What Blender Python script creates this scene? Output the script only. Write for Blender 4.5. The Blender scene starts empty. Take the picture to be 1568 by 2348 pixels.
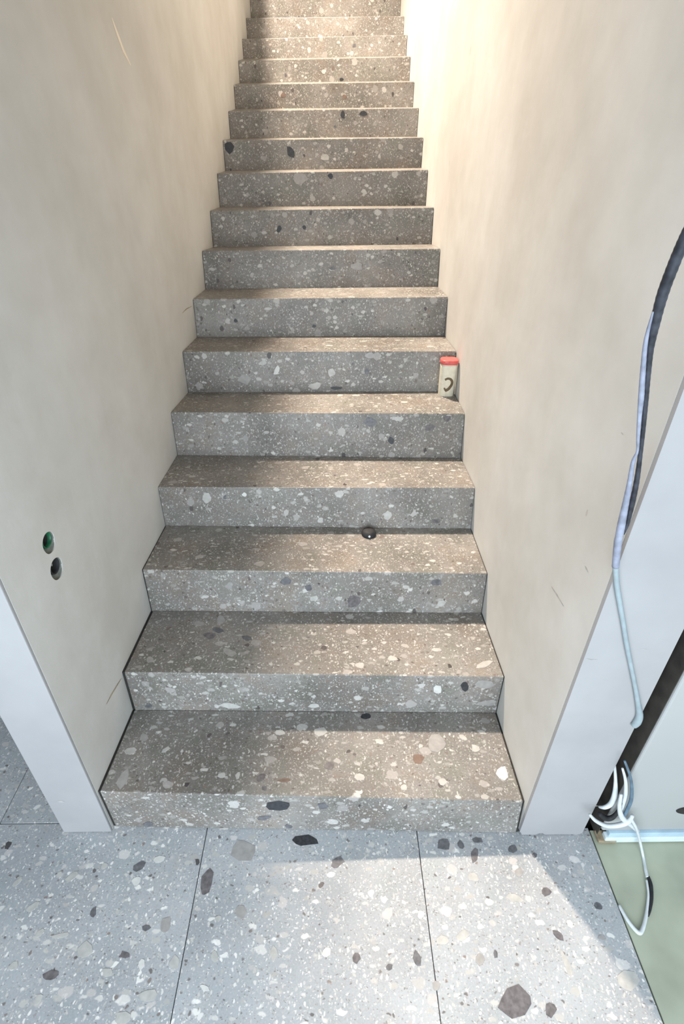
import bpy, bmesh, math, random
from mathutils import Vector, Matrix
random.seed(7)
C = bpy.context.scene.collection

# ------------------------------------------------------------------ camera
IW, IH, FPX = 1568.0, 2348.0, 1216.144
CAM = Vector((0.05914, -0.81540, 1.67302))
PITCH, YAW, ROLL = -0.57664, 0.017904, 0.0072977
def cam_axes():
    cy, sy, cp, sp = math.cos(YAW), math.sin(YAW), math.cos(PITCH), math.sin(PITCH)
    cr, sr = math.cos(ROLL), math.sin(ROLL)
    f = Vector((sy*cp, cy*cp, sp)); ri = Vector((cy, -sy, 0)); u = ri.cross(f)
    return ri*cr + u*sr, u*cr - ri*sr, f
AR, AU, AF = cam_axes()
cd = bpy.data.cameras.new('camera'); cam = bpy.data.objects.new('camera', cd); C.objects.link(cam)
cd.sensor_fit = 'VERTICAL'; cd.sensor_height = 36; cd.sensor_width = 24
cd.lens = FPX*36/IH; cd.clip_start = .02; cd.clip_end = 60
m = Matrix((AR, AU, -AF)).transposed().to_4x4(); m.translation = CAM; cam.matrix_world = m
bpy.context.scene.camera = cam

# ------------------------------------------------------------------ world, lights, exposure
S = bpy.context.scene
S.view_settings.view_transform = 'Standard'; S.view_settings.look = 'None'
S.view_settings.gamma = 1; S.view_settings.use_curve_mapping = False
S.view_settings.exposure = 0.0
w = bpy.data.worlds.new('world'); S.world = w; w.use_nodes = True
bg = w.node_tree.nodes['Background']
bg.inputs[0].default_value = (.82, .92, 1.0, 1); bg.inputs[1].default_value = .8   # overcast daylight that fills the open lobby
def area(name, loc, target, sx, sy, power, col):
    l = bpy.data.lights.new(name, 'AREA'); l.shape = 'RECTANGLE'; l.size = sx; l.size_y = sy
    l.energy = power; l.color = col
    o = bpy.data.objects.new(name, l); C.objects.link(o); o.location = loc
    o.rotation_euler = (Vector(target)-Vector(loc)).to_track_quat('-Z', 'Y').to_euler()
    return o
area('added_daylight', (-.1, -1.75, 1.2), (0, .3, .7), 2.6, 1.7, 94, (.82, .92, 1.0))  # added area light behind the camera, standing in for lobby daylight
lp = bpy.data.lights.new('upstairs_lamp', 'SPOT'); lp.energy = 2850; lp.color = (1.0, .83, .67); lp.shadow_soft_size = .13
lp.spot_size = math.radians(92); lp.spot_blend = .8
lo = bpy.data.objects.new('upstairs_lamp', lp); C.objects.link(lo); lo.location = (-.96, 3.1, 5.6)   # shaded downlight over the upstairs hall
lo.rotation_euler = (Vector((-.05, 3.1, 1.9))-Vector(lo.location)).to_track_quat('-Z', 'Y').to_euler()

# ------------------------------------------------------------------ pixel -> surface helpers (work on real surfaces)
def ray(px, py): return AF + AR*((px-IW/2)/FPX) - AU*((py-IH/2)/FPX)
def hit(px, py, p0, n):
    d = ray(px, py); t = (Vector(p0)-CAM).dot(n)/d.dot(n); return CAM + d*t
def at_y(px, py, y): return hit(px, py, (0, y, 0), Vector((0, 1, 0)))
def at_z(px, py, z): return hit(px, py, (0, 0, z), Vector((0, 0, 1)))
def at_x(px, py, x): return hit(px, py, (x, 0, 0), Vector((1, 0, 0)))

# ------------------------------------------------------------------ materials
def new_mat(name):
    m = bpy.data.materials.new(name); m.use_nodes = True
    nt = m.node_tree; b = nt.nodes['Principled BSDF']; return m, nt, b
class NT:
    def __init__(s, nt): s.nt = nt
    def n(s, t, **k):
        q = s.nt.nodes.new(t)
        for a, v in k.items(): setattr(q, a, v)
        return q
    def link(s, a, b): s.nt.links.new(a, b)
    def math(s, op, a, b=None, clamp=False):
        q = s.n('ShaderNodeMath', operation=op, use_clamp=clamp)
        for i, v in enumerate((a, b)):
            if v is None: continue
            if isinstance(v, (int, float)): q.inputs[i].default_value = v
            else: s.link(v, q.inputs[i])
        return q.outputs[0]
    def mix(s, fac, a, b, mode='MIX'):
        q = s.n('ShaderNodeMix', data_type='RGBA', blend_type=mode)
        for i, v in ((0, fac), (6, a), (7, b)):
            if isinstance(v, (int, float)): q.inputs[i].default_value = v
            elif isinstance(v, tuple): q.inputs[i].default_value = (*v, 1)
            else: s.link(v, q.inputs[i])
        return q.outputs[2]
    def ramp(s, fac, stops, interp='LINEAR'):
        q = s.n('ShaderNodeValToRGB'); q.color_ramp.interpolation = interp
        el = q.color_ramp.elements
        while len(el) < len(stops): el.new(.5)
        for e, (p, c) in zip(el, stops): e.position = p; e.color = (*c, 1) if isinstance(c, tuple) else (c, c, c, 1)
        s.link(fac, q.inputs[0]); return q.outputs[0]
    def noise(s, vec, scale, detail=2, rough=.5):
        q = s.n('ShaderNodeTexNoise'); q.inputs['Scale'].default_value = scale
        q.inputs['Detail'].default_value = detail; q.inputs['Roughness'].default_value = rough
        if vec is not None: s.link(vec, q.inputs['Vector'])
        return q

def terrazzo(name, base_a, base_b, light=1.0, rough=.42, spec=.35, sheen_rng=.12, dk=1.0, tint=.9):
    m, nt, b = new_mat(name); N = NT(nt)
    tc = N.n('ShaderNodeTexCoord').outputs['Object']
    oi = N.n('ShaderNodeObjectInfo').outputs['Random']
    off = N.n('ShaderNodeCombineXYZ'); 
    r = N.math('MULTIPLY', oi, 37.0)
    for i in range(3): N.link(r, off.inputs[i])
    add = N.n('ShaderNodeVectorMath', operation='ADD'); N.link(tc, add.inputs[0]); N.link(off.outputs[0], add.inputs[1])
    v0 = add.outputs[0]
    dn = N.noise(v0, 55, 2); sub = N.n('ShaderNodeVectorMath', operation='SUBTRACT'); N.link(dn.outputs['Color'], sub.inputs[0]); sub.inputs[1].default_value = (.5, .5, .5)
    sc = N.n('ShaderNodeVectorMath', operation='SCALE'); N.link(sub.outputs[0], sc.inputs[0]); sc.inputs['Scale'].default_value = .016
    ad2 = N.n('ShaderNodeVectorMath', operation='ADD'); N.link(v0, ad2.inputs[0]); N.link(sc.outputs[0], ad2.inputs[1])
    v = ad2.outputs[0]
    big = N.noise(v0, 3.2, 3, .6); fine = N.noise(v0, 210, 2, .6)
    f = N.math('ADD', N.math('MULTIPLY', big.outputs[0], .75), N.math('MULTIPLY', fine.outputs[0], .35))
    col = N.ramp(f, [(.36, base_a), (.70, base_b)])
    hue = N.ramp(N.noise(v0, 8.5, 3, .6).outputs[0], [(.34, (1.02, .95, .88)), (.5, (1, 1, 1)), (.66, (.84, .88, .83))])
    col = N.mix(tint, col, hue, 'MULTIPLY')
    def layer(col, scale, thr, dens, stops, stretch=(1, 1, 1), rot=(0, 0, 0), soft=.10, amount=1.0):
        mp = N.n('ShaderNodeMapping'); mp.inputs['Scale'].default_value = stretch; mp.inputs['Rotation'].default_value = rot
        N.link(v, mp.inputs['Vector'])
        vo = N.n('ShaderNodeTexVoronoi', feature='F1'); vo.inputs['Scale'].default_value = scale
        N.link(mp.outputs[0], vo.inputs['Vector'])
        sep = N.n('ShaderNodeSeparateColor'); N.link(vo.outputs['Color'], sep.inputs[0])
        size = N.math('MULTIPLY', N.math('ADD', N.math('MULTIPLY', sep.outputs[0], .7), .45), thr)
        mr = N.n('ShaderNodeMapRange'); N.link(N.math('SUBTRACT', size, vo.outputs['Distance']), mr.inputs[0])
        mr.inputs[1].default_value = 0; mr.inputs[2].default_value = soft*thr
        on = N.math('LESS_THAN', sep.outputs[1], dens)
        fac = N.math('MULTIPLY', N.math('MULTIPLY', mr.outputs[0], on), amount)
        c = N.ramp(sep.outputs[2], stops)
        return N.mix(fac, col, c)
    L = light
    lt = [(0, (.30*L, .29*L, .27*L)), (.5, (.43*L, .42*L, .40*L)), (1, (.66*L, .65*L, .62*L))]
    col = layer(col, 165, .46, .85, [(0, (.12*L, .11*L, .10*L)), (.45, (.30*L, .29*L, .28*L)), (1, (.58*L, .57*L, .54*L))], (1, 1.5, 1.1), (.4, .3, .7), soft=.3, amount=.75)
    col = layer(col, 85, .44, .62, lt, (1.5, .9, 1), (.2, .5, 1.2), soft=.4, amount=.8)
    col = layer(col, 70, .38, .36*dk, [(0, (.07, .06, .055)), (.6, (.14, .12, .11)), (1, (.22, .16, .13))], (1, 1.3, .8), (1.0, .2, .1), soft=.4, amount=.8)
    col = layer(col, 42, .43, .40, lt, (.8, 1.5, 1.2), (.3, .9, .5), soft=.3, amount=.75)
    col = layer(col, 20, .36, .22, [(0, (.33*L, .32*L, .31*L)), (.6, (.42*L, .40*L, .385*L)), (1, (.6*L, .59*L, .57*L))], (1, 1.35, 1), (.7, .1, .9), soft=.15, amount=.7)
    col = layer(col, 26, .26, .10*dk, [(0, (.045, .04, .04)), (.7, (.10, .085, .085)), (1, (.16, .12, .11))], (1.2, 1, .8), (0, .4, .6), amount=.9)
    N.link(col, b.inputs['Base Color'])
    rr = N.math('ADD', N.math('MULTIPLY', N.noise(v0, 9, 3).outputs[0], sheen_rng*2), rough-sheen_rng)
    N.link(rr, b.inputs['Roughness'])
    b.inputs['Specular IOR Level'].default_value = spec
    bp = N.n('ShaderNodeBump'); bp.inputs['Strength'].default_value = .12; bp.inputs['Distance'].default_value = .001
    N.link(fine.outputs[0], bp.inputs['Height']); N.link(bp.outputs[0], b.inputs['Normal'])
    return m

def plaster(name, ca, cb, bump=.18, rough=.75, scuffs=True):
    m, nt, b = new_mat(name); N = NT(nt)
    v = N.n('ShaderNodeTexCoord').outputs['Object']
    a = N.noise(v, 1.6, 4, .55); c = N.noise(v, 9, 3, .55)
    f = N.math('ADD', N.math('MULTIPLY', a.outputs[0], .7), N.math('MULTIPLY', c.outputs[0], .3))
    col = N.ramp(f, [(.36, ca), (.64, cb)])
    if scuffs:
        mp = N.n('ShaderNodeMapping'); mp.inputs['Scale'].default_value = (1, 1, .45); mp.inputs['Rotation'].default_value = (.5, 0, 0); N.link(v, mp.inputs[0])
        vo = N.n('ShaderNodeTexVoronoi', feature='F1'); vo.inputs['Scale'].default_value = 6.5; N.link(mp.outputs[0], vo.inputs['Vector'])
        sep = N.n('ShaderNodeSeparateColor'); N.link(vo.outputs['Color'], sep.inputs[0])
        k = N.math('MULTIPLY', N.math('LESS_THAN', vo.outputs['Distance'], N.math('MULTIPLY', sep.outputs[0], .045)), N.math('LESS_THAN', sep.outputs[1], .5))
        col = N.mix(N.math('MULTIPLY', k, .35), col, (ca[0]*.55, ca[1]*.52, ca[2]*.5))
    N.link(col, b.inputs['Base Color']); b.inputs['Roughness'].default_value = rough
    b.inputs['Specular IOR Level'].default_value = .25
    g = N.noise(v, 38, 4, .6); mp2 = N.n('ShaderNodeMapping'); mp2.inputs['Scale'].default_value = (1, 1, .35); N.link(v, mp2.inputs[0])
    h = N.noise(mp2.outputs[0], 7, 3, .5)
    hh = N.math('ADD', N.math('MULTIPLY', g.outputs[0], .25), h.outputs[0])
    bp = N.n('ShaderNodeBump'); bp.inputs['Strength'].default_value = bump; bp.inputs['Distance'].default_value = .012
    N.link(hh, bp.inputs['Height']); N.link(bp.outputs[0], b.inputs['Normal'])
    return m

def simple(name, col, rough=.5, var=.12, scale=40, metallic=0, spec=.4, bump=0):
    m, nt, b = new_mat(name); N = NT(nt)
    v = N.n('ShaderNodeTexCoord').outputs['Object']; a = N.noise(v, scale, 3)
    lo_ = tuple(c*(1-var) for c in col); hi_ = tuple(min(1, c*(1+var)) for c in col)
    N.link(N.ramp(a.outputs[0], [(.3, lo_), (.7, hi_)]), b.inputs['Base Color'])
    b.inputs['Roughness'].default_value = rough; b.inputs['Metallic'].default_value = metallic
    b.inputs['Specular IOR Level'].default_value = spec
    if bump:
        bp = N.n('ShaderNodeBump'); bp.inputs['Strength'].default_value = bump; bp.inputs['Distance'].default_value = .002
        N.link(a.outputs[0], bp.inputs['Height']); N.link(bp.outputs[0], b.inputs['Normal'])
    return m

M = dict(
    step=terrazzo('stair_terrazzo', (.122, .113, .104), (.26, .248, .234), .92),
    tile=terrazzo('floor_terrazzo', (.275, .292, .31), (.40, .42, .44), 1.25, rough=.45, dk=.35, tint=.35),
    wall=plaster('stair_plaster', (.49, .48, .45), (.585, .585, .565)),
    pier=plaster('pier_paint', (.30, .30, .308), (.35, .35, .358), bump=.08, scuffs=True),
    dark_shell=simple('dark_unseen_shell', (.12, .115, .11), .9, .15, 6),  # dark colour given to unseen surfaces to cut bounced light
    panel=simple('panel_paint', (.37, .38, .38), .4, .03, 3),
    green=simple('green_screed', (.37, .40, .31), .5, .16, 7),
    base_blue=simple('blue_skirting', (.42, .56, .66), .35, .1, 20),
    base_pale=simple('pale_skirting', (.62, .71, .74), .35, .1, 20),
    void=simple('cavity_shade', (.025, .024, .022), .9, .3, 30),  # near-black standing in for shade inside gaps and holes
    edge_shade=simple('brown_edge_shade', (.055, .05, .042), .8, .4, 18, bump=.3),  # shade of the panel edge put into a dark brown
    stain=simple('brown_stain', (.30, .24, .16), .7, .3, 60),
    black=simple('black_rubber', (.018, .019, .022), .7, .3, 80),
    sheath=simple('worn_black_sheath', (.032, .035, .045), .42, .5, 60, bump=.3),
    greywire=simple('grey_painted_sheath', (.24, .26, .33), .5, .25, 50, bump=.3),
    white_cable=simple('white_cable', (.60, .64, .66), .35, .08, 50),
    blue_cable=simple('pale_blue_cable', (.10, .16, .22), .35, .25, 60),
    painted=simple('painted_cable', (.27, .325, .35), .5, .1, 40),
    red=simple('red_plastic', (.62, .11, .10), .35, .15, 60),
    cream=simple('cream_plastic', (.66, .62, .50), .45, .10, 50),
    ink=simple('brown_print', (.13, .09, .05), .6, .2, 80),
    mortar=simple('mortar', (.16, .17, .15), .9, .25, 90, bump=.4),
    greenpl=simple('green_plastic', (.012, .11, .05), .4, .4, 60),
    greypl=simple('grey_plastic', (.25, .25, .24), .5, .3, 60),
    scratch=simple('pale_scratch', (.74, .68, .58), .7, .05, 30), scuff=simple('grey_scuff', (.36, .35, .34), .8, .2, 60),
    ch_black=simple('chip_charcoal', (.035, .037, .042), .45, .35, 120),
    ch_dark=simple('chip_slate', (.12, .12, .13), .45, .3, 90),
    ch_purple=simple('chip_purple_grey', (.13, .12, .125), .45, .3, 90),
    ch_light=simple('chip_pale', (.42, .415, .395), .45, .12, 60),
    ch_mid=simple('chip_stone_grey', (.31, .30, .29), .45, .12, 60),
    ch_white=simple('chip_white', (.56, .56, .54), .45, .08, 60),
    ch_rust=simple('chip_rust', (.17, .115, .09), .5, .2, 90),
)

# ------------------------------------------------------------------ mesh helpers
def link_mesh(name, bm, mat, parent=None, smooth=False):
    me = bpy.data.meshes.new(name); bmesh.ops.recalc_face_normals(bm, faces=bm.faces[:]); bm.to_mesh(me); bm.free()
    for p in me.polygons: p.use_smooth = smooth
    o = bpy.data.objects.new(name, me); C.objects.link(o)
    if mat: me.materials.append(mat)
    if parent: o.parent = parent
    return o
def hexa(bm, pts):      # 8 points: bottom 4 (ccw) then top 4
    v = [bm.verts.new(p) for p in pts]
    for f in ((0, 3, 2, 1), (4, 5, 6, 7), (0, 1, 5, 4), (1, 2, 6, 5), (2, 3, 7, 6), (3, 0, 4, 7)):
        bm.faces.new([v[i] for i in f])
    return v
def box(bm, x0, x1, y0, y1, z0, z1):
    return hexa(bm, [(x0, y0, z0), (x1, y0, z0), (x1, y1, z0), (x0, y1, z0), (x0, y0, z1), (x1, y0, z1), (x1, y1, z1), (x0, y1, z1)])
def bevel(bm, w, seg=2, edges=None):
    bmesh.ops.bevel(bm, geom=edges or bm.edges[:], offset=w, segments=seg, affect='EDGES', profile=.5)
def boxes(name, specs, mat, parent=None, bev=0, seg=2):
    bm = bmesh.new()
    for s in specs: box(bm, *s)
    if bev: bevel(bm, bev, seg)
    return link_mesh(name, bm, mat, parent)
def empty(name, loc=(0, 0, 0)):
    o = bpy.data.objects.new(name, None); C.objects.link(o); o.location = loc; o.empty_display_size = .1; return o
def tag(o, label=None, cat=None, group=None, kind=None):
    for k, v in (('label', label), ('category', cat), ('group', group), ('kind', kind)):
        if v: o[k] = v
    return o
def spline(pts, n=10):   # catmull-rom through (Vector, radius)
    P = [Vector(p[0]) for p in pts]; R = [p[1] for p in pts]; out = []
    for i in range(len(P)-1):
        p0, p1, p2, p3 = P[max(i-1, 0)], P[i], P[i+1], P[min(i+2, len(P)-1)]
        for k in range(n):
            t = k/n
            q = .5*((2*p1)+(p2-p0)*t+(2*p0-5*p1+4*p2-p3)*t*t+(3*p1-p0-3*p2+p3)*t**3)
            out.append((q, R[i]*(1-t)+R[i+1]*t))
    out.append((P[-1], R[-1])); return out
def tube(name, pts, mat, parent=None, n=10, sides=10, ripple=0):
    sp = spline(pts, n); bm = bmesh.new(); rings = []; up = Vector((.3, .2, 1)).normalized()
    for i, (p, r) in enumerate(sp):
        d = (sp[min(i+1, len(sp)-1)][0]-sp[max(i-1, 0)][0]).normalized()
        a = d.cross(up); a = a.normalized() if a.length > 1e-4 else Vector((1, 0, 0)); up = a.cross(d).normalized()
        rr = r*(1+ripple*(1 if i % 2 else -1))
        rings.append([bm.verts.new(p+(a*math.cos(t)+up*math.sin(t))*rr) for t in (2*math.pi*k/sides for k in range(sides))])
    for A, B in zip(rings, rings[1:]):
        for k in range(sides): bm.faces.new((A[k], A[(k+1) % sides], B[(k+1) % sides], B[k]))
    bm.faces.new(rings[0][::-1]); bm.faces.new(rings[-1])
    return link_mesh(name, bm, mat, parent, True)

# ------------------------------------------------------------------ setting: walls
HW = .6082                                  # half width between the two stair walls
TOP = 3.55                                  # the left wall ends here, upstairs hall beyond it
def wall_with_holes(x, y0, y1, z0, z1, holes, thick, mat, name):
    """stair wall on the plane x; round holes (y, z, r) are open recesses; body goes to x+thick"""
    bm = bmesh.new()
    rect = [bm.verts.new((x, a, b)) for a, b in ((y0, z0), (y1, z0), (y1, z1), (y0, z1))]
    ed = [bm.edges.new((rect[i], rect[(i+1) % 4])) for i in range(4)]
    rims = []
    for (hy, hz, r) in holes:
        n = 28; vs = [bm.verts.new((x, hy+r*math.cos(t)*(1+.04*math.sin(3*t)), hz+r*math.sin(t)*(1+.03*math.cos(2*t+1)))) for t in (2*math.pi*k/n for k in range(n))]
        ed += [bm.edges.new((vs[i], vs[(i+1) % n])) for i in range(n)]; rims.append(vs)
    bmesh.ops.triangle_fill(bm, use_beauty=True, use_dissolve=False, edges=ed)
    for vs in rims:                         # inner tube of the recess
        back = [bm.verts.new(v.co+Vector((math.copysign(.055, thick), 0, -.004))) for v in vs]
        for i in range(len(vs)):
            j = (i+1) % len(vs); bm.faces.new((vs[i], vs[j], back[j], back[i]))
        bm.faces.new(back)
    bk = [bm.verts.new(v.co+Vector((thick, 0, 0))) for v in rect]
    for i in range(4):
        j = (i+1) % 4; bm.faces.new((rect[i], rect[j], bk[j], bk[i]))
    bm.faces.new(bk[::-1])
    return link_mesh(name, bm, mat)
HOLES = [(.196, .931, .027), (.190, .858, .028)]
wl = wall_with_holes(-HW, .012, 6.4, -.05, TOP, HOLES, -.142, M['wall'], 'wall_left'); tag(wl, kind='structure')
# painted end faces (the jambs towards the lobby), each a thin coat on its wall
tag(boxes('wall_left_end', [(-HW-.142, -HW-.0003, .002, .0118, .002, TOP)], M['pier'], bev=.0025), kind='structure')
tag(boxes('wall_right', [(HW, HW+.188, -.008, 6.4, -.05, 6.8)], M['wall']), kind='structure')
def ragged_face(name, x0, x1, y0, y1, z1, mat):
    """right jamb coat with a chipped bottom edge"""
    bm = bmesh.new(); prof = []
    chips = [(x0, .020), (x0+.004, .016), (x0+.009, .003), (x0+.05, .002), (x0+.060, .010), (x0+.07, .011), (x0+.080, .002), (x0+.13, .003), (x1-.010, .001), (x1, .009)]
    lo_f = [bm.verts.new((x, y0, z)) for x, z in chips]; lo_b = [bm.verts.new((x, y1, z)) for x, z in chips]
    t = [bm.verts.new(p) for p in ((x0, y0, z1), (x1, y0, z1), (x0, y1, z1), (x1, y1, z1))]
    bm.faces.new(lo_f+[t[1], t[0]]); bm.faces.new(lo_b+[t[3], t[2]])
    for i in range(len(chips)-1): bm.faces.new((lo_f[i], lo_f[i+1], lo_b[i+1], lo_b[i]))
    bm.faces.new((lo_f[0], lo_b[0], t[2], t[0])); bm.faces.new((lo_f[-1], lo_b[-1], t[3], t[1])); bm.faces.new((t[0], t[1], t[3], t[2]))
    return link_mesh(name, bm, mat)
tag(ragged_face('wall_right_end', HW+.0002, HW+.190, -.020, -.0095, 2.6, M['pier']), kind='structure')
boxes('gap', [(HW+.0005, HW+.1875, -.0093, -.0083, .0005, .016)], M['void'], bpy.data.objects['wall_right_end'])  # dark strip painting shade into the chipped notches
# unseen wall added over the stair opening to hold back daylight, upstairs hall shell
tag(boxes('added_wall_above_opening', [(-2.6, HW+.188, .014, .15, 2.0, 6.8)], M['dark_shell']), kind='structure')
tag(boxes('wall_back', [(-2.6, HW+.188, 6.41, 6.5, -.05, 6.8)], M['dark_shell']), kind='structure')
tag(boxes('floor_upper', [(-2.6, -HW-.143, .151, 6.4, TOP-.25, TOP)], M['dark_shell']), kind='structure')
tag(boxes('wall_far_left', [(-2.7, -2.601, -3.4, 6.5, -.05, 6.8)], M['pier']), kind='structure')
tag(boxes('ceiling', [(-2.7, HW+.188, .151, 6.5, 6.81, 6.9)], M['dark_shell']), kind='structure')
tag(boxes('ceiling_lobby', [(-2.6, 2.6, -3.4, .013, 2.75, 2.85)], M['pier']), kind='structure')
# right-hand wall panel of the lobby, gap beside the jamb with its shade painted on dark strips
PX, PY = .841, -.032
pn = boxes('wall_front', [(PX, 2.6, PY, .25, .045, 2.74)], None)
pn.data.materials.append(M['panel']); tag(pn, kind='structure')
md = pn.modifiers.new('bevel', 'BEVEL'); md.width = .006; md.segments = 3
boxes('edge_shade_strip', [(PX-.0015, PX-.0001, PY+.007, .24, .0, 2.7)], M['edge_shade'], pn)  # shaded side of the white panel, painted as a dark strip
boxes('cavity_shade_back', [(HW+.1885, PX-.002, .10, .12, .0, 2.7)], M['void'], pn)  # near-black sheets, here and next, paint the shade in the slot
boxes('cavity_shade_side', [(HW+.1883, HW+.1893, -.006, .10, .0, 2.7)], M['void'], pn)
bb = boxes('baseboard_front', [(PX+.014, 2.6, PY-.012, PY+.01, .0, .026)], M['base_pale'], bev=.003); tag(bb, kind='structure')
boxes('top_strip', [(PX+.022, 2.6, PY-.008, PY+.01, .0262, .0445)], M['base_blue'], bb, bev=.002)
boxes('stained_shade_patch', [(PX-.004, PX+.05, PY-.014, PY+.02, .0, .012)], M['stain'], bb, bev=.003)  # brown stain with the shade of the corner put into its colour

# ------------------------------------------------------------------ floor: slabs are parts
fl = boxes('floor', [(-2.6, 2.6, -3.4, 6.4, -.12, -.031)], M['void']); tag(fl, kind='structure')
G = .0011
def slab(x0, x1, y0, y1, mat=None, z=0, name='floor_tile'):
    bm = bmesh.new(); box(bm, x0+G, x1-G, y0+G, y1-G, -.03, z)
    o = link_mesh(name, bm, mat or M['tile'], fl); md = o.modifiers.new('b', 'BEVEL'); md.width = .0008; md.segments = 1; return o
tiles = []
xs = [(-2.6, -.955), (-.955, -.325), (-.325, .3055), (.3055, .826)]
t_left = slab(-.955, -.325, -1.3, .03); t_mid = slab(-.325, .3055, -1.3, .03); t_right = slab(.3055, .826, -1.3, -.0)
slab(-1.585, -.955, -1.3, -.002); slab(-2.215, -1.585, -1.3, -.002)
for a, b_ in ((-2.215, -1.585), (-1.585, -.955), (-.955, -.325), (-.325, .3055), (.3055, .826)):
    slab(a, b_, -2.56, -1.3)
slab(-2.215, -1.585, -.002, 1.26); slab(-1.585, -.955, -.002, 1.26); slab(-.955, -HW-.144, .030, 1.26)
slab(.829, 2.6, -3.3, -.005, M['green'], -.004, 'screed')

# ------------------------------------------------------------------ staircase: measured corners of every step (y, z) left / right
NOSE = [((.015, .197), (.005, .141)), ((.314, .341), (.319, .300)), ((.626, .499), (.645, .459)), ((.928, .653), (.956, .632)),
        ((1.235, .828), (1.261, .812)), ((1.539, .987), (1.555, .987)), ((1.851, 1.144), (1.870, 1.155)), ((2.171, 1.313), (2.192, 1.325)),
        ((2.486, 1.471), (2.502, 1.492)), ((2.803, 1.638), (2.821, 1.663)), ((3.102, 1.804), (3.119, 1.827)), ((3.412, 1.966), (3.423, 1.993)),
        ((3.743, 2.132), (3.749, 2.158)), ((4.056, 2.297), (4.063, 2.328)), ((4.358, 2.458), (4.357, 2.490)), ((4.675, 2.627), (4.665, 2.647)),
        ((5.02, 2.803), (5.01, 2.821))]
FOOT = [((.017, .0), (-.014, .0)), ((.306, .167), (.311, .130)), ((.615, .317), (.625, .288)), ((.921, .482), (.922, .463)),
        ((1.219, .642), (1.224, .624)), ((1.529, .804), (1.522, .813)), ((1.830, .974), (1.854, .976)), ((2.141, 1.137), (2.164, 1.149)),
        ((2.459, 1.297), (2.480, 1.314)), ((2.789, 1.472), (2.809, 1.483)), ((3.094, 1.649), (3.114, 1.671)), ((3.404, 1.824), (3.421, 1.842)),
        ((3.738, 2.001), (3.748, 2.021)), ((4.052, 2.173), (4.059, 2.194)), ((4.351, 2.344), (4.353, 2.370)), ((4.67, 2.506), (4.66, 2.531)),
        ((5.01, 2.679), (5.00, 2.696)), ((5.33, 2.83), (5.33, 2.85))]
GL = [.0075, .0085, .0035] + [.0015]*20; GR = [.0055, .0035, .0025] + [.0015]*20
stair = empty('staircase'); tag(stair, 'straight flight of grey terrazzo stone steps rising between two plastered walls', 'staircase')
steps = []; planes = {}; quads = {}
for k in range(17):
    (nl, nr), (f_l, f_r), (bl, br) = NOSE[k], FOOT[k], FOOT[k+1]
    xl, xr = -HW+GL[k], HW-GR[k]
    if k == 16: bl, br = (6.4, bl[1]), (6.4, br[1])
    d = .03 if k else 0.0          # the riser foot runs a little below the tread in front
    # extend the riser line down by d and the tread line back by e
    def down(n, f): t = d/(n[1]-f[1]); return (f[0]+(f[0]-n[0])*t, f[1]-d)
    fl2, fr2 = down(nl, f_l), down(nr, f_r)
    e = .0 if k == 16 else .0
    bm = bmesh.new()
    zb = .0 if k == 0 else None
    L0, R0 = (fl2[0], fl2[1]+(.0012 if k == 0 else 0)), (fr2[0], fr2[1]+(.0012 if k == 0 else 0))
    v = hexa(bm, [(xl, L0[0], L0[1]), (xr, R0[0], R0[1]), (xr, br[0]-.0005+(0 if k < 16 else 0), R0[1]), (xl, bl[0]-.0005, L0[1]),
                  (xl, nl[0], nl[1]), (xr, nr[0], nr[1]), (xr, br[0]-.0005, br[1]), (xl, bl[0]-.0005, bl[1])])
    le = [e for e in bm.edges if abs(e.verts[0].co.x-e.verts[1].co.x) > .5]
    bmesh.ops.subdivide_edges(bm, edges=le, cuts=14, use_grid_fill=True)
    o = link_mesh('step', bm, M['step'], stair)
    md = o.modifiers.new('b', 'BEVEL'); md.width = .0028; md.segments = 2; md.limit_method = 'ANGLE'
    steps.append(o)
    if k < 3:                      # dark strip painting the shade between step and wall, set 3 mm below the stone
        for sx, ga, nn_, ff_, bb_ in ((-1, GL[k], nl, f_l, bl), (1, GR[k], nr, f_r, br)):
            xa, xb = (-HW+.0002, xl-.0002) if sx < 0 else (xr+.0002, HW-.0002); r = .003
            bm = bmesh.new(); zf = ff_[1]-.01 if k else .002
            hexa(bm, [(xa, ff_[0]+r, zf), (xb, ff_[0]+r, zf), (xb, bb_[0]-.002, zf), (xa, bb_[0]-.002, zf),
                      (xa, nn_[0]+r, nn_[1]-r), (xb, nn_[0]+r, nn_[1]-r), (xb, bb_[0]-.002, bb_[1]-r), (xa, bb_[0]-.002, bb_[1]-r)])
            link_mesh('joint', bm, M['void'], o)
    A, B, Cc, D = (Vector((-HW, *nl)), Vector((HW, *nr)), Vector((-HW, *bl)), Vector((-HW, *f_l)))
    def pl(p, q, r, up):
        n = (q-p).cross(r-p).normalized(); return (p, n if n.dot(up) > 0 else -n)
    quads['t', k+1] = (A, B, Cc, Vector((HW, *br))); quads['r', k+1] = (D, Vector((HW, *f_r)), A, B)
    planes['t', k+1] = pl(A, B, (Vector((-HW, *bl))+Vector((HW, *br)))/2, Vector((0, 0, 1)))
    planes['r', k+1] = pl(A, B, (Vector((-HW, *f_l))+Vector((HW, *f_r)))/2, Vector((0, -1, 0)))
planes['f', 0] = (Vector((0, 0, 0)), Vector((0, 0, 1)))

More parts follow.
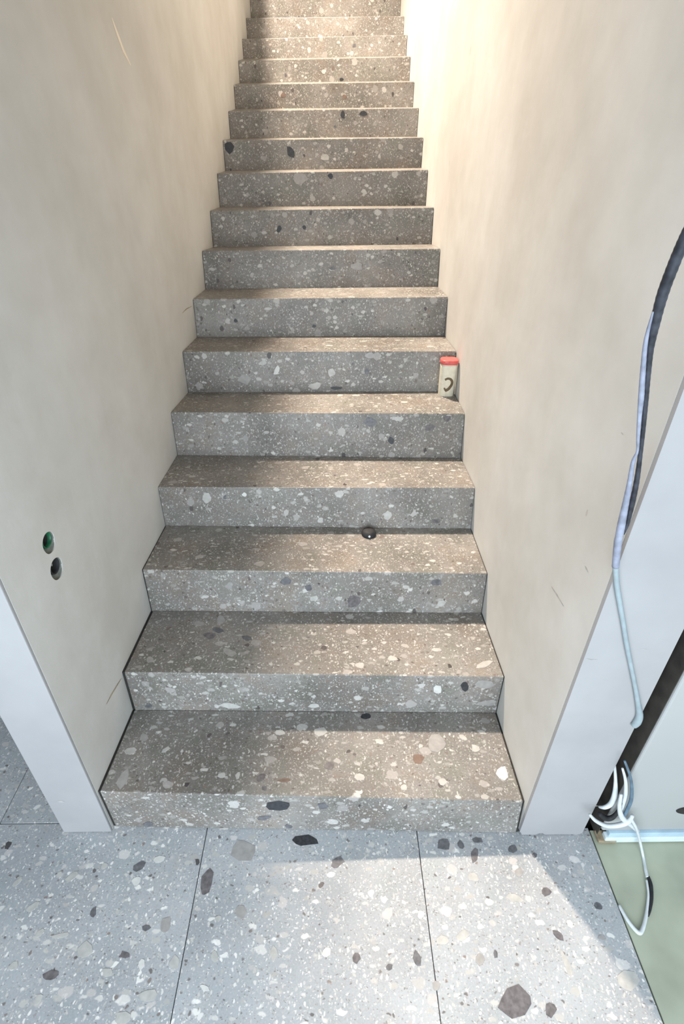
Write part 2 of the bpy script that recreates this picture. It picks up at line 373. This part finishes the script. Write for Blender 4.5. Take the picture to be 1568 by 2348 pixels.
# ------------------------------------------------------------------ large stone chips inlaid in slabs and steps
def surf_hit(kind, num, px, py):
    if (kind, num) not in quads: return hit(px, py, *planes[kind, num])
    a, b, c, d = quads[kind, num]
    B = lambda u, v: (a*(1-u)+b*u)*(1-v)+(c*(1-u)+d*u)*v
    def pj(p): q = p-CAM; z = q.dot(AF); return IW/2+FPX*q.dot(AR)/z-px, IH/2-FPX*q.dot(AU)/z-py
    u = v = .5
    for _ in range(8):
        f = pj(B(u, v)); fu = pj(B(u+1e-4, v)); fv = pj(B(u, v+1e-4))
        j = [(fu[0]-f[0])*1e4, (fv[0]-f[0])*1e4, (fu[1]-f[1])*1e4, (fv[1]-f[1])*1e4]; dt = j[0]*j[3]-j[1]*j[2]
        u -= (j[3]*f[0]-j[1]*f[1])/dt; v -= (j[0]*f[1]-j[2]*f[0])/dt
    u = min(max(u, .008), .992); v = min(max(v, .012), .985)          # a chip ends at the arris
    return B(u, v)
# surface, number, px, py, half width, half height (pixels of the measured photograph), turn, tone
def chip(kind, num, px, py, rw, rh, ang, tone, parent=None, seed=None):
    rs = random.Random(px*31+py); p0, n = planes[kind, num]; nn = rs.choice((7, 8, 9, 10)); pts = []
    for i in range(nn):
        t = 2*math.pi*(i+rs.uniform(-.25, .25))/nn; r = rs.uniform(.72, 1.12)
        a, b_ = rw*r*math.cos(t), rh*r*math.sin(t); ca, sa = math.cos(math.radians(ang)), math.sin(math.radians(ang))
        pts.append(surf_hit(kind, num, px+a*ca-b_*sa, py+a*sa+b_*ca))
    bm = bmesh.new()
    top = [bm.verts.new(p+n*.0008) for p in pts]; bot = [bm.verts.new(p-n*.004) for p in pts]
    bm.faces.new(top); bm.faces.new(bot[::-1])
    for i in range(nn): bm.faces.new((top[i], bot[i], bot[(i+1) % nn], top[(i+1) % nn]))
    if parent is None: parent = steps[num-1]
    return link_mesh('stone_chip', bm, M['ch_'+tone], parent)
FLOOR = [
 (700,1927,33,14,0,'black'),(773,1977,18,12,-35,'dark'),(474,2022,14,34,12,'purple'),(1018,1936,16,15,0,'dark'),(1088,1962,10,17,0,'purple'),
 (1174,1947,12,10,0,'dark'),(1253,2045,12,12,0,'purple'),(1371,2078,13,8,35,'dark'),(1178,2302,38,42,10,'purple'),(956,2198,9,19,-10,'dark'),
 (118,2235,20,13,-20,'purple'),(213,2092,8,15,25,'dark'),(335,2128,10,8,0,'dark'),(286,2190,14,9,-10,'purple'),(320,1987,16,10,-30,'dark'),
 (1056,1938,7,12,-25,'dark'),(1096,1926,13,7,0,'dark'),(1262,2314,15,20,0,'purple'),(817,2197,9,12,0,'purple'),(1225,1961,6,6,0,'dark'),
 (557,1950,30,26,15,'mid'),(196,2178,19,24,15,'light'),(340,2284,24,15,-15,'light'),(365,1971,14,9,-20,'white'),(313,2020,13,9,-35,'white'),
 (325,2211,8,14,20,'white'),(400,2207,13,17,20,'light'),(280,2334,20,17,-30,'light'),(850,2048,8,10,0,'white'),(881,2063,8,10,0,'white'),
 (1014,2157,14,12,0,'light'),(1060,2146,16,12,-40,'light'),(1440,2250,28,25,30,'light'),(1306,2118,7,14,-25,'white'),(1299,2212,7,44,-22,'light'),
 (748,2184,10,12,30,'white'),(965,2098,8,11,0,'white'),(1020,2126,8,9,0,'white'),(1100,2200,12,14,0,'mid'),(628,2186,9,18,5,'light'),
 (492,2192,9,16,0,'light'),(246,2230,12,11,0,'light'),(140,2145,22,6,-10,'light'),(30,2215,14,9,-45,'light'),(88,2290,15,9,-60,'light'),
 (500,2106,9,8,0,'light'),(552,2090,14,16,0,'mid'),(1280,2145,16,9,40,'purple'),(1085,2012,16,10,20,'light'),(1180,2060,20,10,10,'light'),
 (893,2218,8,8,0,'dark'),(1136,2188,5,11,0,'dark'),(470,2266,13,7,30,'white'),(1190,2000,10,12,0,'mid'),(240,1985,10,6,-40,'light'),(165,2010,20,7,-40,'light'),
 (75,2080,20,7,-35,'light'),(40,2022,17,6,-40,'light'),(90,2140,15,7,-35,'light'),(380,2120,12,20,20,'mid'),(1000,2260,9,12,0,'mid'),(1380,2150,10,7,20,'mid')]
for q in FLOOR:
    x = at_z(q[0], q[1], 0).x
    chip('f', 0, *q, parent=t_left if x < -.325 else t_mid if x < .3055 else t_right)
for q in [
 ('r',1,637,1848,31,12,0,'black'),('r',1,740,1848,13,8,10,'dark'),('r',1,340,1890,12,7,0,'dark'),('r',1,604,1875,19,6,-5,'dark'),('r',1,662,1895,10,5,10,'dark'),
 ('t',1,283,1785,12,28,28,'mid'),('t',1,299,1722,16,8,-15,'light'),('t',1,330,1691,10,11,0,'mid'),('t',1,641,1679,12,7,0,'light'),('t',1,735,1678,16,12,0,'light'),
 ('t',1,1000,1703,25,25,0,'mid'),('t',1,1151,1773,13,19,-15,'white'),('t',1,826,1782,13,9,0,'light'),('t',1,1015,1793,11,8,0,'light'),('t',1,838,1643,14,7,0,'black'),
 ('t',1,755,1756,13,9,0,'purple'),('t',1,958,1740,14,15,0,'rust'),('t',1,598,1784,15,9,-40,'purple'),('t',1,652,1789,17,4,-5,'rust'),('t',1,606,1807,7,6,0,'dark'),
 ('t',1,508,1778,10,7,-15,'light'),('t',1,545,1779,5,9,15,'light'),('t',1,925,1806,10,8,0,'light'),('t',1,1090,1716,9,12,-40,'light'),('t',1,380,1719,12,5,-30,'light'),('t',1,870,1700,12,6,20,'light'),('t',1,1060,1690,12,6,30,'light'),
 ('r',2,1065,1574,10,11,0,'black'),('r',2,1108,1569,25,12,0,'mid'),('r',2,527,1618,25,8,5,'light'),('r',2,1003,1581,12,10,0,'white'),('r',2,1118,1612,26,7,-5,'mid'),('r',2,342,1619,9,6,0,'dark'),('r',2,720,1618,14,5,0,'light'),('r',2,820,1600,10,7,0,'light'),('r',2,390,1582,14,7,10,'mid'),
 ('t',2,500,1445,14,7,10,'dark'),('t',2,566,1463,11,7,20,'dark'),('t',2,480,1458,16,8,0,'purple'),('t',2,505,1422,11,11,0,'mid'),('t',2,525,1495,18,9,20,'mid'),('t',2,1110,1523,22,8,-15,'light'),('t',2,345,1513,9,8,0,'mid'),('t',2,1000,1490,12,5,0,'light'),('t',2,900,1510,14,6,10,'light'),
 ('r',3,655,1333,14,9,0,'dark'),('r',3,810,1380,17,15,0,'purple'),('r',3,708,1347,9,8,0,'dark'),('r',3,1011,1385,12,8,-20,'light'),('r',3,471,1368,11,4,-5,'light'),('r',3,1000,1335,14,8,0,'dark'),('r',3,720,1372,10,7,-10,'light'),
 ('r',4,475,1142,11,12,30,'light'),('r',4,888,1182,10,11,0,'light'),('r',4,735,1192,7,8,0,'light'),('r',4,516,1140,5,6,0,'dark'),('r',4,560,1134,6,5,0,'white'),('r',4,1000,1195,12,6,0,'purple'),
 ('r',5,848,967,15,12,0,'dark'),('r',5,912,960,16,6,8,'light'),('r',5,897,1010,8,9,0,'black'),('r',5,984,980,14,9,-10,'purple'),('r',5,1025,960,10,8,0,'purple'),
 ('r',6,634,849,6,12,20,'white'),('r',6,562,869,17,13,0,'mid'),('r',6,760,854,11,10,0,'light'),('r',6,602,833,9,6,-10,'light'),('r',6,722,885,15,8,-10,'light'),('r',6,773,890,17,4,0,'black'),('r',6,848,815,13,7,0,'mid'),('r',6,841,852,6,7,0,'dark'),
 ('r',7,768,728,6,5,0,'light'),('r',7,720,748,6,4,0,'black'),('r',7,615,708,9,4,0,'light'),('r',7,540,735,5,5,0,'black'),
 ('r',8,818,611,14,11,0,'mid'),('r',8,762,615,8,4,0,'dark'),('r',8,700,626,5,5,0,'light'),
 ('r',9,640,525,6,9,15,'black'),('r',9,697,521,5,6,0,'black'),('r',9,755,544,5,6,20,'light'),
 ('r',10,687,410,20,13,0,'mid'),('r',10,835,440,8,6,30,'light'),('r',10,758,404,7,7,0,'black'),
 ('r',11,666,348,10,15,-15,'black'),('r',11,525,338,13,15,0,'black'),('r',11,745,360,11,9,0,'light'),
 ('r',12,786,262,6,11,0,'black'),('r',12,833,260,11,6,10,'black'),('r',12,768,290,4,3,0,'dark'),
 ('r',13,790,222,5,6,0,'rust'),('r',13,649,218,6,6,0,'rust'),('r',14,655,172,3,6,0,'dark'),('r',14,783,182,5,4,0,'black'),('r',14,742,164,6,6,0,'light'),('r',15,812,104,5,5,0,'dark'),
]: chip(*q)

# ------------------------------------------------------------------ conduit openings in the left wall and one in the right panel
def conduit(y, z, r, label, pipe_mat, wire, ang):
    t = empty('conduit_opening', (-HW, y, z)); tag(t, label, 'conduit')
    n = 24; rr = r*.76; oy, oz = .0045, .0055
    def rings_mesh(nm, prof, mat):
        bm = bmesh.new(); R_ = []
        for (dx, q, f) in prof:
            R_.append([bm.verts.new((dx, oy*f+q*math.cos(a), oz*f+q*math.sin(a))) for a in (2*math.pi*k/n for k in range(n))])
        for A, B in zip(R_, R_[1:]):
            for k in range(n): bm.faces.new((A[k], A[(k+1) % n], B[(k+1) % n], B[k]))
        return link_mesh(nm, bm, mat, t, True), R_
    rings_mesh('mortar', [(-.002, r*.985, 0), (-.008, r*.96, 0), (-.0105, rr*1.0, 1)], M['mortar'])
    rings_mesh('pipe', [(-.012, rr*.99, 1), (-.005, rr*.99, 1), (-.0045, rr*.93, 1), (-.0055, rr*.87, 1), (-.014, rr*.86, 1)], pipe_mat)
    rings_mesh('dark_inside', [(-.013, rr*.865, 1), (-.048, rr*.86, 1), (-.0485, .0005, 1)], M['void'])  # black lining, the shade inside the pipe put into its colour
    tube('wire_end', [((-.045, oy-rr*.3, oz-rr*.2), .0035), ((-.028, oy+math.cos(ang)*rr*.3, oz+math.sin(ang)*rr*.3), .0035), ((-.017, oy+math.cos(ang)*rr*.55, oz+math.sin(ang)*rr*.5), .0035)], wire, t, n=5, sides=8)
    return t
conduit(.196, .931, .027, 'upper round conduit hole in the left wall with green plastic pipe inside', M['greenpl'], M['black'], 2.6)
conduit(.190, .858, .028, 'lower round conduit hole in the left wall with grey pipe inside', M['black'], M['greypl'], -.5)
bm = bmesh.new(); n = 24; c0 = Vector((1.058, PY, .156)); rg = []
for (dy, q) in ((-.0015, .0285), (-.002, .027), (-.0008, .025)):
    rg.append([bm.verts.new((q*1.25*math.cos(a), dy, q*.72*math.sin(a)*(1+.15*math.cos(a)))) for a in (2*math.pi*k/n for k in range(n))])
for A, B in zip(rg, rg[1:]):
    for k in range(n): bm.faces.new((A[k], A[(k+1) % n], B[(k+1) % n], B[k]))
bm.faces.new(rg[-1])
rt = link_mesh('knockout_hole', bm, M['void']); rt.location = c0
tag(rt, 'dark oval hole low on the white panel at the right', 'hole')

# ------------------------------------------------------------------ jar on the fifth step
JP, JN = planes['t', 5]
def on_plane(px, py, kind, num): p0, n = planes[kind, num]; return hit(px, py, p0, n)
jb = on_plane(1024, 905, 't', 5); jx, jy = .565, 1.482
jz = JP.z - (JN.x*(jx-JP.x)+JN.y*(jy-JP.y))/JN.z + .0005
jar = empty('jar', (jx, jy, jz)); tag(jar, 'cream plastic jar with a red lid on the fifth step by the right wall', 'jar')
def lathe(name, prof, mat, parent, n=28, sq=1.0):
    bm = bmesh.new(); rings = []
    def sup(a, r):
        c, s = math.cos(a), math.sin(a); p = 3.2
        k = r/((abs(c)**p+abs(s)**p)**(1/p)); return c*k, s*k*sq
    for r, z in prof: rings.append([bm.verts.new((*sup(2*math.pi*k/n, max(r, 1e-4)), z)) for k in range(n)])
    for A, B in zip(rings, rings[1:]):
        for k in range(n): bm.faces.new((A[k], A[(k+1) % n], B[(k+1) % n], B[k]))
    bm.faces.new(rings[0][::-1]); bm.faces.new(rings[-1])
    return link_mesh(name, bm, mat, parent, True)
JH = .170
body = lathe('body', [(.020, 0), (.0295, .0006), (.0325, .004), (.0335, .012), (.0352, .075), (.0362, JH-.032), (.0362, JH-.026), (.033, JH-.021), (.031, JH-.019), (.031, JH-.010)], M['cream'], jar, sq=.85)
lid = lathe('lid', [(.030, JH-.018), (.0375, JH-.0175), (.0388, JH-.015), (.0388, JH-.003), (.0375, JH), (.034, JH+.001), (.012, JH+.0012)], M['red'], jar, sq=.88)
# printed mark on the front of the jar: an open hook like a numeral 2
def printed(name, pts, w_, parent, mat, yoff=-.0306):
    bm = bmesh.new(); sp = spline([((x, 0, z), w_) for x, z in pts], 10); L = []
    for i, (p, r) in enumerate(sp):
        d = (sp[min(i+1, len(sp)-1)][0]-sp[max(i-1, 0)][0]).normalized(); nrm = Vector((-d.z, 0, d.x)); 
        wv = w_*(.8+.4*i/len(sp))
        row = []
        for s in (-1, 1):
            q = p+nrm*wv*s; k = q.x/.036; y = -.85*.0349*(1-abs(k)**3.2)**(1/3.2)-.0006
            row.append(bm.verts.new((q.x, y, q.z)))
        L.append(row)
    for a, b_ in zip(L, L[1:]): bm.faces.new((a[0], a[1], b_[1], b_[0]))
    return link_mesh(name, bm, mat, parent)
printed('printed_mark', [(-.016, .086), (-.006, .092), (.007, .090), (.016, .079), (.016, .066), (.009, .052), (.0, .042), (-.010, .038)], .0058, body, M['ink'])
printed('printed_dots', [(-.016, .050), (-.010, .040), (-.003, .034)], .004, body, M['ink'])

# small black plug lying at the back of the third tread
dz = on_plane(845, 1226, 't', 3)
pg = empty('rubber_plug', (dz.x, dz.y-.004, dz.z+.0005)); tag(pg, 'small black rubber plug with a pale highlight dot at the back of the third step', 'plug')
def rlathe(name, prof, mat, parent, n=20, loc=(0, 0, 0), rot=(0, 0, 0)):
    bm = bmesh.new(); rings = []
    for r, z in prof: rings.append([bm.verts.new((r*math.cos(2*math.pi*k/n), r*math.sin(2*math.pi*k/n), z)) for k in range(n)])
    for A, B in zip(rings, rings[1:]):
        for k in range(n): bm.faces.new((A[k], A[(k+1) % n], B[(k+1) % n], B[k]))
    bm.faces.new(rings[0][::-1]); bm.faces.new(rings[-1])
    o = link_mesh(name, bm, mat, parent, True); o.location = loc; o.rotation_euler = rot; return o
rlathe('cap', [(.026, 0), (.028, .002), (.028, .012), (.025, .020), (.016, .024), (.006, .0245)], M['black'], pg)
rlathe('highlight_dot', [(.0040, 0), (.0044, .002), (.0030, .004), (.0008, .0045)], M['white_cable'], pg, 12, (.001, -.0262, .012), (math.radians(70), 0, 0))  # pale dot modelled in place of a highlight on the cap

# ------------------------------------------------------------------ cables
def P(px, py, y): return at_y(px, py, y)
def pr(px, py, y, half):        # a measured half width becomes a real radius at that depth
    p = at_y(px, py, y); return (p, half*(p-CAM).dot(AF)/FPX)
cb = empty('hanging_cable', tuple(P(1410, 1300, -.03))); tag(cb, 'dark cable hanging down over the right jamb and turning white lower down', 'cable')
cb.location = (0, 0, 0)
yy = lambda py: -.032 - max(0, (1250-py))/800*.16
main = [(1590, 505, 13), (1568, 550, 13), (1543, 610, 13), (1519, 675, 12.5), (1502, 740, 11), (1491, 800, 7.5), (1485, 860, 6.5), (1480, 920, 6), (1475, 980, 5), (1468, 1040, 5), (1460, 1100, 6), (1450, 1150, 6.5), (1438, 1200, 5), (1430, 1225, 2)]
tube('black_sheath', [pr(x, y, yy(y), r) for x, y, r in main], M['sheath'], cb, n=8, sides=12, ripple=.03)
grey = [(1497, 715, 2), (1481, 780, 5), (1474, 850, 6), (1470, 910, 6.5), (1466, 955, 5), (1463, 1000, 4), (1461, 1035, 3), (1451, 1060, 4.5), (1443, 1110, 6), (1433, 1160, 7.5), (1424, 1205, 9), (1416, 1250, 8.5), (1411, 1300, 8)]
tube('grey_sheath', [pr(x, y, yy(y)-.002, r) for x, y, r in grey], M['greywire'], cb, n=8, sides=12, ripple=.02)
white = [(1414, 1235, 6), (1411, 1290, 7), (1414, 1340, 6.5), (1422, 1390, 6), (1429, 1430, 5.5), (1437, 1480, 5.5), (1447, 1530, 5), (1456, 1575, 5), (1463, 1615, 6), (1466, 1640, 8), (1460, 1656, 9), (1452, 1664, 7)]
tube('painted_cable', [pr(x, y, -.0262, r) for x, y, r in white], M['painted'], cb, n=8, sides=12)

cl = empty('cable_coil'); tag(cl, 'loose coil of pale cables spilling from the gap beside the right jamb', 'cable')
def strand(name, pts, mat, yv):
    return tube(name, [(P(x, y, yv+dy), r*.95) for x, y, r, dy in pts], mat, cl, n=8, sides=10)
strand('strand', [(1409, 1755, .0035, .03), (1411, 1790, .005, .015), (1409, 1822, .0075, .0), (1400, 1843, .0075, 0), (1386, 1851, .006, 0), (1374, 1850, .004, .01)], M['white_cable'], -.034)
strand('strand', [(1432, 1745, .003, .0), (1443, 1775, .0035, 0), (1448, 1800, .0042, 0), (1447, 1832, .0052, 0), (1438, 1856, .005, 0), (1428, 1875, .005, 0)], M['blue_cable'], -.052)
strand('strand', [(1352, 1868, .004, 0), (1366, 1882, .0055, 0), (1390, 1893, .0065, 0), (1418, 1892, .0075, 0), (1440, 1884, .0075, 0), (1450, 1870, .005, 0)], M['white_cable'], -.058)
strand('strand', [(1424, 1822, .004, 0), (1420, 1850, .006, 0), (1426, 1874, .0085, 0), (1445, 1890, .0075, 0), (1462, 1905, .006, 0)], M['white_cable'], -.054)
strand('strand', [(1374, 1866, .006, 0), (1388, 1876, .008, 0), (1404, 1874, .007, 0), (1418, 1858, .005, 0), (1424, 1838, .005, 0)], M['black'], -.046)
strand('strand', [(1427, 1762, .003, .0), (1434, 1790, .0045, 0), (1434, 1820, .0055, 0), (1428, 1845, .005, 0), (1424, 1858, .004, 0)], M['white_cable'], -.048)

lo_ = empty('floor_cable'); tag(lo_, 'thin white cable lying in a narrow loop on the green floor', 'cable')
def F(px, py, z=.0025): return at_z(px, py, z)
fp = [(P(1448, 1880, -.062), .0045), (P(1458, 1898, -.066), .0042), (P(1466, 1925, -.062), .0040), (F(1474, 1962), .0040), (F(1480, 1995), .0045), (F(1484, 2012), .0050)]
tube('cable', fp, M['white_cable'], lo_, n=8, sides=8)
tube('black_section', [(F(1486, 2010, .003), .0040), (F(1492, 2030, .003), .0052), (F(1493, 2060, .003), .0052), (F(1489, 2085, .003), .0050), (F(1485, 2100, .003), .0035)], M['black'], lo_, n=8, sides=8)
tube('cable', [(F(1482, 2018, .004), .003), (F(1486, 2048, .004), .0032), (F(1484, 2078, .004), .0038), (F(1480, 2105, .004), .0048), (F(1474, 2128, .004), .0052), (F(1467, 2139, .004), .0055), (F(1456, 2132, .004), .0052), (F(1440, 2112, .004), .0048), (F(1424, 2085, .004), .0042), (F(1420, 2076, .003), .0032)], M['white_cable'], lo_, n=8, sides=8)

# ------------------------------------------------------------------ marks on the walls: hairline crack, pale scratch, scuffs
def mark(name, pts, plane, halfpx, mat, parent):
    """thin ribbon 0.4 mm proud; plane ('x', v) or ('y', v)"""
    bm = bmesh.new(); L = []
    for i, (px, py) in enumerate(pts):
        q0 = pts[max(i-1, 0)]; q1 = pts[min(i+1, len(pts)-1)]; d = Vector((q1[0]-q0[0], q1[1]-q0[1])).normalized()
        h = halfpx*(.35 if i in (0, len(pts)-1) else 1); f = at_x if plane[0] == 'x' else at_y
        L.append([bm.verts.new(f(px-d.y*h*s_, py+d.x*h*s_, plane[1])) for s_ in (-1, 1)])
    for a, b_ in zip(L, L[1:]): bm.faces.new((a[0], a[1], b_[1], b_[0]))
    return link_mesh(name, bm, mat, parent)
WR, PR = bpy.data.objects['wall_right'], bpy.data.objects['wall_right_end']
mark('crack', [(278, 1556), (268, 1572), (256, 1592), (244, 1615)], ('x', -HW+.0004), 1.2, M['stain'], wl)
mark('crack', [(418, 718), (428, 708), (440, 702)], ('x', -HW+.0004), 1.0, M['stain'], wl)
mark('scratch', [(256, 40), (270, 80), (284, 118), (300, 150)], ('x', -HW+.0004), 2.2, M['scratch'], wl)
mark('scuff', [(1341, 1298), (1344, 1304), (1348, 1312)], ('x', HW-.0004), 1.6, M['scuff'], WR)
mark('scuff', [(1264, 1345), (1275, 1362), (1292, 1390)], ('x', HW-.0004), 1.3, M['scuff'], WR)
mark('scuff', [(1424, 992), (1428, 996)], ('x', HW-.0004), 2.2, M['scuff'], WR)
mark('scuff', [(1345, 1511), (1356, 1513), (1370, 1513)], ('y', -.0204), 1.3, M['scuff'], PR)
mark('scuff', [(1470, 1488), (1485, 1490)], ('y', -.0204), 1.2, M['scuff'], PR)
mark('scuff', [(1352, 1846), (1366, 1848), (1372, 1848)], ('y', -.0204), 1.0, M['scuff'], PR)
mark('scuff', [(130, 1838), (141, 1838), (148, 1839)], ('y', .0016), 2.0, M['scuff'], bpy.data.objects['wall_left_end'])
